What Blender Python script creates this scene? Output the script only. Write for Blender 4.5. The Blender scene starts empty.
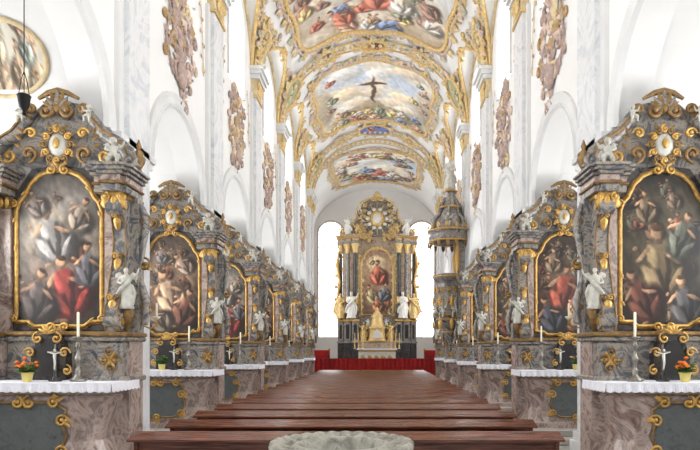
import bpy, math, random
import numpy as np
from mathutils import Vector, Matrix
PI=math.pi
HE=2.35; W=4.6; SPR=HE+10.7; RISE=4.3; ASPR=HE+4.02; AR=2.15
BAYS=[8.95+5.8*k for k in range(-1,6)]
PIERS=[11.85+5.8*k for k in range(-2,6)]
sc=bpy.context.scene
COL=sc.collection
# ------------------------------------------------------------ materials
MATS={}
def lin(c): return tuple(x**2.2 for x in c)
def newmat(name):
    m=bpy.data.materials.new(name); m.use_nodes=True
    MATS[name]=m
    return m,m.node_tree.nodes,m.node_tree.links,m.node_tree.nodes['Principled BSDF']
def simple(name,c,rough=.5,metal=0,var=.12,scale=6,bump=0):
    m,n,l,b=newmat(name)
    tc=n.new('ShaderNodeTexCoord'); no=n.new('ShaderNodeTexNoise'); no.inputs['Scale'].default_value=scale; no.inputs['Detail'].default_value=5
    l.new(tc.outputs['Object'],no.inputs['Vector'])
    r=n.new('ShaderNodeValToRGB'); c=lin(c)
    r.color_ramp.elements[0].position=.3; r.color_ramp.elements[1].position=.7
    r.color_ramp.elements[0].color=tuple(x*(1-var) for x in c)+(1,)
    r.color_ramp.elements[1].color=tuple(min(1,x*(1+var)) for x in c)+(1,)
    l.new(no.outputs['Fac'],r.inputs['Fac']); l.new(r.outputs['Color'],b.inputs['Base Color'])
    b.inputs['Roughness'].default_value=rough; b.inputs['Metallic'].default_value=metal
    return m
def marble(name,cs,scale=1.5,rough=.25,dist=2.5):
    m,n,l,b=newmat(name)
    tc=n.new('ShaderNodeTexCoord'); no=n.new('ShaderNodeTexNoise'); no.inputs['Scale'].default_value=scale
    no.inputs['Detail'].default_value=8; no.inputs['Roughness'].default_value=.65; no.inputs['Distortion'].default_value=dist
    l.new(tc.outputs['Object'],no.inputs['Vector'])
    r=n.new('ShaderNodeValToRGB'); e=r.color_ramp.elements
    k=len(cs)
    e[0].position=.3; e[0].color=lin(cs[0])+(1,); e[1].position=.7; e[1].color=lin(cs[-1])+(1,)
    for i in range(1,k-1):
        q=e.new(.3+.4*i/(k-1)); q.color=lin(cs[i])+(1,)
    l.new(no.outputs['Fac'],r.inputs['Fac']); l.new(r.outputs['Color'],b.inputs['Base Color'])
    b.inputs['Roughness'].default_value=rough
    return m
simple('stucco_white',(.915,.912,.905),.8,0,.03,.8)
simple('stucco_trim',(.86,.86,.855),.7,0,.05,2)
marble('pilaster_marble',[(.72,.75,.78),(.83,.84,.85),(.88,.88,.88),(.77,.79,.81),(.86,.86,.86)],.7,.45,3)
marble('altar_marble',[(.20,.21,.23),(.38,.39,.41),(.62,.58,.53),(.32,.35,.38),(.52,.48,.45)],2.0,.22)
marble('pink_marble',[(.36,.30,.28),(.56,.48,.45),(.72,.65,.61),(.50,.44,.42),(.66,.60,.57)],1.5,.25)
marble('dark_marble',[(.09,.095,.10),(.18,.18,.18),(.28,.26,.25),(.14,.15,.15)],1.6,.2)
marble('green_marble',[(.24,.26,.26),(.36,.38,.38),(.30,.32,.32)],2.5,.3)
marble('tan_marble',[(.42,.35,.30),(.64,.55,.47),(.76,.68,.59),(.52,.46,.41),(.70,.60,.51)],1.2,.3)
simple('gold',(.76,.60,.33),.36,.5,.28,14)
simple('old_gold',(.52,.41,.26),.45,.4,.35,14)
simple('mauve_stucco',(.68,.59,.55),.6,.0,.32,10)
simple('wall_gold',(.70,.58,.40),.5,.2,.3,10)
simple('vault_gold',(.84,.72,.49),.5,.2,.25,10)
simple('vault_mauve',(.76,.69,.64),.6,0,.22,8)
simple('ochre_stucco',(.84,.76,.60),.6,.0,.22,5)
simple('green_stucco',(.68,.70,.60),.7,0,.25,5)
simple('pink_stucco',(.84,.75,.69),.7,0,.2,5)
simple('alabaster',(.84,.83,.80),.5,0,.1,8)
simple('statue_grey',(.74,.73,.69),.45,0,.2,8)
simple('linen',(.90,.90,.93),.85,0,.04,30)
simple('candle_wax',(.93,.90,.80),.5,0,.03,8)
simple('pewter',(.52,.50,.47),.35,.7,.2,12)
simple('dark_niche',(.12,.11,.11),.5,0,.3,8)
simple('red_cloth',(.62,.10,.10),.8,0,.3,6)
simple('leaf_green',(.22,.36,.14),.6,0,.4,20)
simple('flower_orange',(.93,.45,.12),.6,0,.2,20)
simple('flower_pink',(.92,.62,.66),.6,0,.2,20)
simple('pot_yellow',(.85,.78,.45),.4,0,.1,10)
simple('iron',(.12,.12,.12),.5,.6,.2,10)
marble('font_stone',[(.30,.29,.27),(.50,.49,.45),(.62,.61,.56),(.44,.43,.39)],6,.6,.6)
simple('step_stone',(.62,.60,.57),.45,0,.12,3)
m,n,l,b=newmat('pew_wood')
tc=n.new('ShaderNodeTexCoord'); mp=n.new('ShaderNodeMapping'); mp.inputs['Scale'].default_value=(.6,9,9)
no=n.new('ShaderNodeTexNoise'); no.inputs['Scale'].default_value=3; no.inputs['Detail'].default_value=6
r=n.new('ShaderNodeValToRGB'); r.color_ramp.elements[0].color=lin((.25,.13,.10))+(1,); r.color_ramp.elements[1].color=lin((.50,.31,.24))+(1,)
r.color_ramp.elements[0].position=.3; r.color_ramp.elements[1].position=.75
l.new(tc.outputs['Object'],mp.inputs[0]); l.new(mp.outputs[0],no.inputs['Vector']); l.new(no.outputs['Fac'],r.inputs['Fac']); l.new(r.outputs['Color'],b.inputs['Base Color'])
b.inputs['Roughness'].default_value=.2
m,n,l,b=newmat('floor_tiles')
tc=n.new('ShaderNodeTexCoord'); mp=n.new('ShaderNodeMapping'); mp.inputs['Rotation'].default_value=(0,0,PI/4)
br=n.new('ShaderNodeTexChecker'); br.inputs['Scale'].default_value=1.6
br.inputs['Color1'].default_value=lin((.74,.72,.70))+(1,); br.inputs['Color2'].default_value=lin((.62,.60,.58))+(1,)
no=n.new('ShaderNodeTexNoise'); no.inputs['Scale'].default_value=4; no.inputs['Detail'].default_value=6
mx=n.new('ShaderNodeMixRGB'); mx.blend_type='MULTIPLY'; mx.inputs[0].default_value=.35
l.new(tc.outputs['Object'],mp.inputs[0]); l.new(mp.outputs[0],br.inputs['Vector']); l.new(tc.outputs['Object'],no.inputs['Vector'])
l.new(br.outputs['Color'],mx.inputs[1]); l.new(no.outputs['Color'],mx.inputs[2]); l.new(mx.outputs[0],b.inputs['Base Color'])
b.inputs['Roughness'].default_value=.3
def colmat(name,rough):
    m,n,l,b=newmat(name)
    at=n.new('ShaderNodeAttribute'); at.attribute_name='Col'
    l.new(at.outputs['Color'],b.inputs['Base Color']); b.inputs['Roughness'].default_value=rough
colmat('fresco_paint',.8); colmat('oil_paint',.33)
for nm,st in(('window_daylight',9),('window_daylight_choir',3.6)):
    m,n,l,b=newmat(nm)
    b.inputs['Base Color'].default_value=(.9,.95,1,1); b.inputs['Emission Color'].default_value=(.975,.985,1,1); b.inputs['Emission Strength'].default_value=st

# ------------------------------------------------------------ mesh builder
class MB:
    def __init__(s): s.v=[];s.f=[];s.m=[];s.s=[];s.T=Matrix.Identity(4)
    def add(s,vs,fs,mat,smooth=True,M=None):
        o=len(s.v); T=s.T@M if M is not None else s.T
        s.v.extend([T@Vector(v) for v in vs])
        s.f.extend([tuple(i+o for i in f) for f in fs])
        s.m.extend([mat]*len(fs)); s.s.extend([smooth]*len(fs))
    def box(s,x0,x1,y0,y1,z0,z1,mat,bev=0.0):
        if bev>0:
            b=bev
            ps=lambda i:[(x0+i,y0+i),(x1-i,y0+i),(x1-i,y1-i),(x0+i,y1-i)]
            secs=[[(x,y,z0) for x,y in ps(b)],[(x,y,z0+b) for x,y in ps(0)],[(x,y,z1-b) for x,y in ps(0)],[(x,y,z1) for x,y in ps(b)]]
            s.loft(secs,mat,smooth=False); return
        v=[(x,y,z) for x in(x0,x1) for y in(y0,y1) for z in(z0,z1)]
        s.add(v,[(0,1,3,2),(4,6,7,5),(0,4,5,1),(2,3,7,6),(0,2,6,4),(1,5,7,3)],mat,False)
    def loft(s,secs,mat,smooth=True,caps=True,closed=True):
        n=len(secs[0]); vs=[p for q in secs for p in q]; fs=[]
        for i in range(len(secs)-1):
            for j in range(n if closed else n-1):
                k=(j+1)%n; fs.append((i*n+j,i*n+k,(i+1)*n+k,(i+1)*n+j))
        s.add(vs,fs,mat,smooth)
        if caps:
            s.add(secs[0],[tuple(range(n))[::-1]],mat,False); s.add(secs[-1],[tuple(range(n))],mat,False)
    def lathe(s,cx,cy,prof,mat,n=16,fold=None,z0=0,sc=1,smooth=True,zs=1,caps=True):
        secs=[]
        for r,z in prof:
            q=[]
            for j in range(n):
                a=2*PI*j/n; rr=r*sc*(fold(a,z) if fold else 1)
                q.append((cx+rr*math.cos(a),cy+rr*math.sin(a),z0+z*sc*zs))
            secs.append(q)
        s.loft(secs,mat,smooth,caps)
    def tube(s,pts,rad,mat,n=6,flat=1.0):
        pts=[Vector(p) for p in pts]; N=len(pts)
        if not hasattr(rad,'__len__'): rad=[rad]*N
        t0=(pts[1]-pts[0]).normalized()
        up=Vector((0,0,1)) if abs(t0.z)<.9 else Vector((0,1,0))
        nr=t0.cross(up).normalized(); secs=[]
        for i in range(N):
            t=(pts[min(i+1,N-1)]-pts[max(i-1,0)])
            t=t.normalized() if t.length>1e-9 else t0
            nr=(nr-t*nr.dot(t)); nr=nr.normalized() if nr.length>1e-6 else t.orthogonal().normalized()
            bn=t.cross(nr)
            secs.append([pts[i]+(nr*math.cos(2*PI*j/n)+bn*math.sin(2*PI*j/n))*rad[i] for j in range(n)])
        s.loft(secs,mat)
    def ell(s,c,r,mat,nu=10,nv=7,M=None):
        if not hasattr(r,'__len__'): r=(r,r,r)
        vs=[(0,0,-1)]
        for i in range(1,nv):
            p=-PI/2+PI*i/nv
            for j in range(nu): vs.append((math.cos(p)*math.cos(2*PI*j/nu),math.cos(p)*math.sin(2*PI*j/nu),math.sin(p)))
        vs.append((0,0,1)); fs=[]
        for j in range(nu): fs.append((0,1+(j+1)%nu,1+j))
        for i in range(nv-2):
            for j in range(nu):
                a=1+i*nu+j;b_=1+i*nu+(j+1)%nu; fs.append((a,b_,b_+nu,a+nu))
        L=len(vs)-1
        for j in range(nu): fs.append((L,L-nu+j,L-nu+(j+1)%nu))
        MM=Matrix.Translation(c)@(M if M is not None else Matrix.Identity(4))@Matrix.Diagonal((r[0],r[1],r[2],1))
        s.add(vs,fs,mat,True,MM)
    def prism(s,poly,y0,y1,mat,smooth=False,ax='y'):
        n=len(poly)
        if ax=='y': a=[(x,y0,z) for x,z in poly]; b_=[(x,y1,z) for x,z in poly]
        elif ax=='x': a=[(y0,x,z) for x,z in poly]; b_=[(y1,x,z) for x,z in poly]
        else: a=[(x,z,y0) for x,z in poly]; b_=[(x,z,y1) for x,z in poly]
        s.add(a+b_,[tuple(range(n)),tuple(range(n,2*n))[::-1]]+[(i,n+i,n+(i+1)%n,(i+1)%n) for i in range(n)],mat,smooth)
    def sweep(s,path,bi,prof,mat,closed=True,smooth=False):
        path=[Vector(p) for p in path]; N=len(path); bi=Vector(bi); secs=[]
        for i in range(N):
            if closed: t=(path[(i+1)%N]-path[i-1]).normalized()
            else: t=(path[min(i+1,N-1)]-path[max(i-1,0)]).normalized()
            nn=t.cross(bi).normalized()
            secs.append([path[i]+nn*a+bi*b_ for a,b_ in prof])
        if closed: secs.append(secs[0])
        s.loft(secs,mat,smooth,caps=not closed)
    def build(s,name,parent=None,loc=(0,0,0),rot=0):
        me=bpy.data.meshes.new(name); me.from_pydata([tuple(v) for v in s.v],[],s.f)
        names=sorted(set(s.m)); idx={k:i for i,k in enumerate(names)}
        for k in names: me.materials.append(MATS[k])
        me.polygons.foreach_set('material_index',[idx[k] for k in s.m])
        me.polygons.foreach_set('use_smooth',s.s); me.update()
        return put(name,me,parent,loc,rot)
def put(name,me,parent=None,loc=(0,0,0),rot=0):
    o=bpy.data.objects.new(name,me); COL.objects.link(o); o.location=loc; o.rotation_euler=(0,0,rot)
    if parent: o.parent=parent
    return o
# ------------------------------------------------------------ rocaille helpers
def scroll(mb,mp,u,v,R,a0,fl,w,mat,turns=1.15,n=13,d=.02):
    P=[];Q=[]
    for i in range(n):
        t=i/(n-1); r_=R*(1-.82*t**.8); a=a0+fl*turns*2*PI*t
        P.append(mp(u+r_*math.cos(a),v+r_*math.sin(a),d)); Q.append(w*(.35+.65*math.sin(PI*min(1,.15+t*.8))))
    mb.tube(P,Q,mat,5); mb.ell(P[-1],w*1.5,mat,6,4)
def leaf(mb,mp,u,v,a,L,wd,mat,d=.01):
    c,s_=math.cos(a),math.sin(a)
    pt=lambda t,q,dd: mp(u+c*t*L-s_*q*wd,v+s_*t*L+c*q*wd,dd)
    vs=[pt(0,0,d),pt(.35,.5,d),pt(.75,.35,d),pt(1,0,d+.04*L),pt(.75,-.35,d),pt(.35,-.5,d),pt(.5,0,d+.22*L)]
    mb.add(vs,[(0,1,6),(1,2,6),(2,3,6),(3,4,6),(4,5,6),(5,0,6)],mat)
def spray(mb,mp,path,size,mats,rd,n=8,w=.05,nl=3):
    path=[Vector(p) for p in path]
    segs=len(path)-1
    mb.tube([mp(p.x,p.y,.02) for p in path],w*.7,mats[0],5)
    for i in range(n):
        t=(i+.5)/n*segs; k=min(int(t),segs-1); q=path[k].lerp(path[k+1],t-k); dr=(path[k+1]-path[k]).normalized()
        a=math.atan2(dr.y,dr.x); sd=1 if i%2 else -1; sz=size*(.7+.6*rd.random())*(1-.35*abs(i/n-.45))
        m_=mats[rd.randrange(len(mats))]
        ca=a+sd*PI/2
        scroll(mb,mp,q.x+math.cos(ca)*sz*.8,q.y+math.sin(ca)*sz*.8,sz*.6,ca+PI,sd,w,m_)
        for j in range(nl):
            aa=a+sd*(.4+.55*j)+rd.uniform(-.2,.2); leaf(mb,mp,q.x,q.y,aa,sz*(1.0+.3*rd.random()),sz*.3,mats[rd.randrange(len(mats))])
        leaf(mb,mp,q.x,q.y,a-sd*.9,sz*.8,sz*.25,m_)
# ------------------------------------------------------------ figures (remeshed into continuous surface)
def remesh(mb,vox):
    o=mb.build('tmp'); md=o.modifiers.new('r','REMESH'); md.mode='VOXEL'; md.voxel_size=vox
    sm=o.modifiers.new('s','SMOOTH'); sm.iterations=2; sm.factor=.4
    dg=bpy.context.evaluated_depsgraph_get(); e=o.evaluated_get(dg); me=e.to_mesh()
    vs=[tuple(v.co) for v in me.vertices]; fs=[tuple(p.vertices) for p in me.polygons]
    e.to_mesh_clear(); me0=o.data; bpy.data.objects.remove(o); bpy.data.meshes.remove(me0)
    return vs,fs
def saint(wings=False,flip=1,raised=True):
    b=MB(); q='alabaster'
    fold=lambda a,z:1+.13*math.cos(7*a+9*z)*max(0,(.62-z))/.62+.06*math.cos(13*a)*max(0,(.6-z))
    b.lathe(0,0,[(.165,0),(.17,.03),(.15,.2),(.125,.4),(.1,.56),(.115,.66),(.13,.76),(.105,.81),(.045,.84),(.035,.88)],q,28,fold)
    b.ell((0,-.01,.93),(.052,.06,.07),q,12,9); b.ell((0,.012,.945),(.06,.06,.065),q); b.ell((0,-.07,.925),(.01,.014,.016),q); b.ell((0,-.045,.885),(.03,.025,.03),q)
    f=flip
    if raised: b.tube([(.11*f,0,.78),(.2*f,-.06,.74),(.27*f,-.12,.86),(.29*f,-.14,.93)],[.045,.036,.026,.02],q,8); b.ell((.295*f,-.145,.95),(.02,.015,.03),q)
    else: b.tube([(.11*f,0,.78),(.18*f,-.04,.66),(.08*f,-.15,.62)],[.045,.038,.026],q,8); b.ell((.06*f,-.16,.63),.025,q)
    b.tube([(-.11*f,0,.78),(-.18*f,-.03,.64),(-.09*f,-.16,.6),(-.02*f,-.17,.66)],[.045,.04,.028,.02],q,8); b.ell((-.01*f,-.17,.68),(.02,.02,.025),q)
    b.tube([(.13*f,-.03,.76),(.04*f,-.13,.6),(-.1*f,-.14,.48),(-.18*f,-.05,.36),(-.2*f,.02,.2)],[.05,.045,.05,.05,.03],q,8)
    b.tube([(.13*f,.02,.6),(.19*f,.02,.4),(.16*f,.03,.12)],[.03,.05,.03],q,8)
    if wings:
        for s_ in(1,-1):
            for k in range(4):
                a=.5+.28*k
                b.tube([(.04*s_,.08,.74),(s_*(.04+.13*math.cos(a-.8)),.12,.74+.15*math.sin(a+.2)),(s_*(.04+.22*math.cos(a-1.1)),.14,.66+.25*math.sin(a-.5))],[.03,.035,.018],q,6)
    return remesh(b,.0155)
def putto():
    b=MB(); q='alabaster'
    b.ell((0,0,.36),(.12,.1,.14),q); b.ell((0,-.01,.5),(.11,.085,.12),q); b.ell((0,-.02,.72),(.09,.095,.1),q); b.ell((0,.01,.75),(.1,.095,.09),q)
    b.ell((.04,-.1,.69),(.025,.02,.022),q);b.ell((-.04,-.1,.69),(.025,.02,.022),q);b.ell((0,-.115,.71),.015,q)
    b.tube([(0,0,.56),(0,-.01,.66)],.045,q,8)
    b.tube([(.1,0,.57),(.2,-.05,.55),(.27,-.08,.68)],[.05,.045,.03],q,8); b.ell((.28,-.09,.72),.032,q)
    b.tube([(-.1,0,.57),(-.19,-.07,.48),(-.1,-.17,.42)],[.05,.045,.03],q,8); b.ell((-.08,-.19,.42),.032,q)
    b.tube([(.06,0,.3),(.11,-.16,.26),(.1,-.17,.08),(.1,-.22,.03)],[.075,.065,.045,.03],q,8)
    b.tube([(-.06,0,.3),(-.13,-.13,.22),(-.12,-.07,.05),(-.13,-.12,.01)],[.075,.065,.045,.03],q,8)
    b.tube([(-.12,-.05,.36),(0,-.13,.33),(.14,-.06,.36),(.2,.05,.25)],[.04,.05,.045,.03],q,8)
    for s_ in(1,-1):
        for k in range(3): b.tube([(.04*s_,.07,.55),(s_*(.14),.12,.6+.04*k),(s_*(.2+.03*k),.14,.5+.07*k)],[.025,.035,.015],q,6)
    return remesh(b,.021)
SA=saint(True,1,True); SB=saint(False,-1,True); SC=saint(False,1,False); PU=putto()
def fig(mb,tpl,x,y,z,h,rot=0,mat='statue_grey',mir=1,tilt=0):
    M=Matrix.Translation((x,y,z))@Matrix.Rotation(rot,4,'Z')@Matrix.Rotation(tilt,4,'Y')@Matrix.Diagonal((h*mir,h,h,1))
    mb.add(tpl[0],tpl[1],mat,True,M)
# ------------------------------------------------------------ painter
def vnoise(x,y,seed):
    xi=np.floor(x);yi=np.floor(y);xf=x-xi;yf=y-yi
    h=lambda a,b:np.modf(np.abs(np.sin(a*127.1+b*311.7+seed*74.7)*43758.5453))[0]
    u=xf*xf*(3-2*xf);v=yf*yf*(3-2*yf)
    return (h(xi,yi)*(1-u)+h(xi+1,yi)*u)*(1-v)+(h(xi,yi+1)*(1-u)+h(xi+1,yi+1)*u)*v
def fbm(x,y,seed,o=4):
    s_=0;a=.5
    for i in range(o): s_=s_+a*vnoise(x,y,seed+i*13); x=x*2.03;y=y*2.03;a*=.5
    return s_
def P_fig(cx,cy,h,robe,skin=(.80,.62,.48),lean=0,rd=random):
    o=[]; r_=np.array(robe); ca,sa=math.cos(lean),math.sin(lean)
    def R(x,y): return cx+(x*ca-y*sa)*h, cy+(x*sa+y*ca)*h
    def B(x,y,rx,ry,a,c): X,Y=R(x,y); o.append((X,Y,rx*h,ry*h,lean+a,tuple(np.clip(c,0,1))))
    B(.10,-.12,.34,.30,0,r_*.45)
    B(0,-.22,.27,.22,.2,r_*.8); B(.02,.02,.15,.26,0,r_)
    B(-.12,-.18,.07,.20,.5,r_*1.35+.04); B(.06,-.2,.045,.2,-.25,r_*.45); B(-.04,-.1,.03,.2,.2,r_*.55); B(.17,-.2,.04,.17,-.6,r_*1.25)
    B(-.07,.08,.05,.15,.15,r_*1.4+.03); B(.1,.05,.04,.16,-.1,r_*.5)
    B(0,.29,.05,.06,0,np.array(skin)*.6); B(.015,.37,.078,.088,0,np.array(skin)*.5); B(-.008,.37,.062,.076,.1,skin); B(.02,.42,.07,.04,-.3,(.25,.17,.11))
    B(-.17,.12,.13,.032,.7,skin); B(-.27,.19,.03,.03,0,skin); B(.16,.06,.12,.03,-.6,np.array(skin)*.8)
    B(-.12,-.42,.06,.03,0,np.array(skin)*.8)
    return o
def paint(U,V,bg,blobs,seed,ws=.04,wf=4.,mot=.55):
    du=(fbm(U*wf,V*wf,seed)-.47)*ws*2; dv=(fbm(U*wf+31,V*wf+7,seed+5)-.47)*ws*2
    u=U+du;v=V+dv; C=bg(u,v)
    for (cx,cy,rx,ry,an,c) in blobs:
        dx=u-cx;dy=v-cy;ca,sa=math.cos(an),math.sin(an)
        X=(dx*ca+dy*sa)/rx;Y=(-dx*sa+dy*ca)/ry
        dd=np.sqrt(X*X+Y*Y); al=np.clip((1.12-dd)/.35,0,1)[...,None]
        shade=(1-.3*np.clip(X*.6-Y*.5,-1,1))[...,None]
        C=C*(1-al)+np.clip(np.array(c)*shade,0,1)*al
    br=1-mot*.5+mot*fbm(U*wf*4+V*wf*1.5,V*wf*2.2,seed+9,4)
    return np.clip(C*br[...,None],0,1)
def desat(C,k):
    g=C.mean(-1,keepdims=True); return C*(1-k)+g*k
def grad(stops):
    ps=[s_[0] for s_ in stops]; cs=np.array([s_[1] for s_ in stops])
    return lambda t: np.stack([np.interp(t,ps,cs[:,i]) for i in range(3)],-1)
def inpoly(x,y,poly):
    ins=np.zeros(x.shape,bool); n=len(poly)
    for i in range(n):
        x0,y0=poly[i];x1,y1=poly[(i+1)%n]
        if y0==y1: continue
        c=((y0>y)!=(y1>y))&(x<(x1-x0)*(y-y0)/(y1-y0)+x0); ins^=c
    return ins
def painted(name,poly,res,mapf,colf,mat):
    px=[p[0] for p in poly];py=[p[1] for p in poly]
    us=np.arange(min(px),max(px)+res,res);vs=np.arange(min(py),max(py)+res,res)
    U,V=np.meshgrid(us,vs); cu=U[:-1,:-1]+res/2;cv=V[:-1,:-1]+res/2
    ins=inpoly(cu,cv,poly); nu=len(us)
    jj,ii=np.nonzero(ins); a=jj*nu+ii
    faces=np.stack([a,a+1,a+1+nu,a+nu],-1)
    pos=mapf(U.ravel(),V.ravel()); col=np.clip(colf(U,V),0,1).reshape(-1,3)**2.2
    used=np.unique(faces); rm=-np.ones(len(pos),int); rm[used]=np.arange(len(used))
    me=bpy.data.meshes.new(name); me.from_pydata(pos[used].tolist(),[],rm[faces].tolist())
    ca=me.color_attributes.new('Col','FLOAT_COLOR','POINT')
    cc=np.ones((len(used),4)); cc[:,:3]=col[used]; ca.data.foreach_set('color',cc.ravel())
    me.materials.append(MATS[mat]); me.polygons.foreach_set('use_smooth',[True]*len(me.polygons)); me.update()
    return me
# ------------------------------------------------------------ ROOM SHELL
YEND=43.2; CH=5.9; YB=56.0
def lun(y):
    for c in BAYS:
        if abs(y-c)<2.3: return SPR+math.sqrt(max(0,2.3**2-(y-c)**2))
    return SPR
def side_wall(s_,name):
    mb=MB(); br={-0.5,YEND}
    for c in BAYS:
        br|={c-AR,c+AR,c-2.3,c+2.3,c-1.15,c+1.15}
    br=sorted(x for x in br if -.5<=x<=YEND)
    X=s_*W
    for a,b_ in zip(br[:-1],br[1:]):
        n=14; ys=[a+(b_-a)*(.5-.5*math.cos(PI*i/n)) for i in range(n+1)]; mid=(a+b_)/2
        inarch=[c for c in BAYS if abs(mid-c)<AR]; inwin=[c for c in BAYS if abs(mid-c)<1.15]
        for y0,y1 in zip(ys[:-1],ys[1:]):
            def bot(y): return ASPR+math.sqrt(max(0,AR**2-(y-inarch[0])**2)) if inarch else 0
            ivs=[]
            if inwin:
                wt=lambda y: HE+11.25+math.sqrt(max(0,1.15**2-(y-inwin[0])**2))
                ivs=[(bot,lambda y:HE+9.0),(wt,lun)]
            else: ivs=[(bot,lun)]
            for lo,hi in ivs:
                mb.add([(X,y0,lo(y0)),(X,y1,lo(y1)),(X,y1,hi(y1)),(X,y0,hi(y0))],[(0,1,2,3)],'stucco_white',False)
    for c in BAYS:
        pts=[(c-AR,0)]+[(c-AR*math.cos(PI*i/28),ASPR+AR*math.sin(PI*i/28)) for i in range(29)]+[(c+AR,0)]
        secs=[[(X,y,z),(s_*(W+.75),y,z)] for y,z in pts]
        mb.loft(secs,'stucco_white',True,False,False)
        arch=[(X,c-AR*math.cos(PI*i/28),ASPR+AR*math.sin(PI*i/28)) for i in range(29)]
        sg=-s_
        mb.sweep(arch,(sg,0,0),[(0,-.02),(0,.07),(.12*sg,.04),(.24*sg,.04),(.26*sg,.1),(.33*sg,.08),(.34*sg,-.02)],'stucco_trim',False)
        w=[(c-1.15,HE+9.0)]+[(c-1.15*math.cos(PI*i/16),HE+11.25+1.15*math.sin(PI*i/16)) for i in range(17)]+[(c+1.15,HE+9.0)]
        secs=[[(X,y,z),(s_*(W+.45),y,z)] for y,z in w+[w[0]]]
        mb.loft(secs,'stucco_trim',False,False,False)
        mb.sweep([(X,y,z) for y,z in w],(sg,0,0),[(0,-.01),(0,.06),(.12*sg,.06),(.16*sg,-.01)],'stucco_trim',False)
        rim=[(X,c-2.3*math.cos(PI*i/24),SPR+2.3*math.sin(PI*i/24)) for i in range(25)]
        mb.tube([(x-s_*.04,y,z-.03) for x,y,z in rim],.07,'ochre_stucco',6)
    mb.build(name)
side_wall(-1,'wall_left'); side_wall(1,'wall_right')
wi=0
for s_ in(-1,1):
    for c in BAYS:
        wi+=1; mb=MB(); X=s_*(W+.42)
        w=[(c-1.16,HE+8.98)]+[(c-1.16*math.cos(PI*i/16),HE+11.25+1.16*math.sin(PI*i/16)) for i in range(17)]+[(c+1.16,HE+8.98)]
        mb.add([(X,y,z) for y,z in w],[tuple(range(len(w)))],'window_daylight',False)
        xb=s_*(W+.38)
        for k in range(1,4): y=c-1.15+k*.575; zt=HE+11.25+math.sqrt(1.15**2-(y-c)**2); mb.box(xb-.02,xb+.02,y-.018,y+.018,HE+9,zt,'stucco_trim')
        for k in range(1,6): z=HE+9+k*.5; mb.box(xb-.02,xb+.02,c-1.15,c+1.15,z-.015,z+.015,'stucco_trim')
        mb.build('window_%d'%wi)
NA=56
ys=list(np.arange(-.5,YEND,.125))+[YEND]
vs=[];fs=[]
for y in ys:
    L=lun(y)
    for i in range(NA+1):
        a=-PI/2+PI*i/NA; x=W*math.sin(a); z=max(SPR+RISE*math.cos(a),L); vs.append((x,y,z))
for j in range(len(ys)-1):
    for i in range(NA): k=j*(NA+1)+i; fs.append((k,k+1,k+NA+2,k+NA+1))
mb=MB(); mb.add(vs,fs,'stucco_white')
vs=[];fs=[]
for j,y in enumerate([YEND,48,52,YB]):
    for i in range(NA+1): a=-PI/2+PI*i/NA; vs.append((CH*math.sin(a),y,SPR+RISE*math.cos(a)+.02))
for j in range(3):
    for i in range(NA): k=j*(NA+1)+i; fs.append((k,k+1,k+NA+2,k+NA+1))
mb.add(vs,fs,'stucco_white')
mb.build('ceiling')
def vm(a,y,d,Wd=W,off=0):
    nx,nz=-math.sin(a)/Wd,-math.cos(a)/RISE; L=math.hypot(nx,nz)
    return Vector((Wd*math.sin(a)+nx/L*d,y,SPR+off+RISE*math.cos(a)+nz/L*d))
mb=MB()
for py in PIERS+[42.8]:
    full=py in(PIERS[1],PIERS[3],PIERS[5],PIERS[7],42.8)
    rng=[(-PI/2,PI/2)] if full else [(-PI/2,-1.05),(1.05,PI/2)]
    wd=.38
    for a0,a1 in rng:
        n=40 if full else 8
        A=[a0+(a1-a0)*i/n for i in range(n+1)]
        mb.loft([[vm(a,py-wd,-.02),vm(a,py-wd,.1),vm(a,py+wd,.1),vm(a,py+wd,-.02)] for a in A],'stucco_trim',False,False,True)
        for e in(-wd,wd): mb.tube([vm(a,py+e,.11) for a in A],.05,'vault_gold',5)
        for a in A[1:-1]:
            mb.ell(vm(a,py,.12),(.13,.16,.13),'ochre_stucco',6,4)
            for q in(-1,1): leaf(mb,lambda u,v,d:vm(u/4.4,v,.1+d),a*4.4,py,q*PI/2,.3,.16,'vault_gold')
mb.build('trim_1')
mb=MB(); mb.box(-8.2,8.2,-3,YB+.5,-.1,0,'floor_tiles'); mb.build('floor')
mb=MB()
for i in range(4): mb.box(-4.3,4.3,41.9+i*.3,YEND-.06,.002+.16*i,.16*(i+1),'step_stone')
mb.box(-CH+.03,CH-.03,YEND+.02,YB-.05,.002,.64,'step_stone'); mb.build('choir_steps')
for s_,nm in((-1,'left'),(1,'right')):
    mb=MB()
    for py in PIERS:
        x0,x1=sorted((s_*(W+.01),s_*8.0)); mb.box(x0,x1,py-.75,py+.75,0,11.2,'stucco_white')
    x0,x1=sorted((s_*(W+.01),s_*8.0)); mb.box(x0,x1,PIERS[-1]+.75,YEND-.06,0,11.2,'stucco_white')
    mb.build('wall_piers_'+nm)
    mb=MB()
    for c in BAYS:
        secs=[[(s_*(W+.7),c-2.2*math.cos(PI*i/24),6.9+2.0*math.sin(PI*i/24)),(s_*8.0,c-2.2*math.cos(PI*i/24),6.9+2.0*math.sin(PI*i/24))] for i in range(25)]
        mb.loft(secs,'stucco_white',True,False,False)
    mb.build('ceiling_chapel_'+nm)
    mb=MB(); x0,x1=sorted((s_*8.0,s_*8.25)); mb.box(x0,x1,-.5,YEND,0,11.2,'stucco_white'); mb.build('wall_outer_'+nm)
    mb=MB()
    for c in BAYS:
        xx=s_*7.97
        mb.prism([(c-1,2.8),(c+1,2.8),(c+1,5.8)]+[(c+math.cos(a),5.8+math.sin(a)) for a in [PI*i/10 for i in range(1,10)]]+[(c-1,5.8)],xx-.01,xx+.01,'window_daylight',ax='x')
    mb.build('window_chapel_'+nm)
mb=MB()
for s_ in(-1,1):
    mb.box(min(s_*W,s_*CH),max(s_*W,s_*CH),YEND-.05,YEND,0,SPR+5,'stucco_white')
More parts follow.
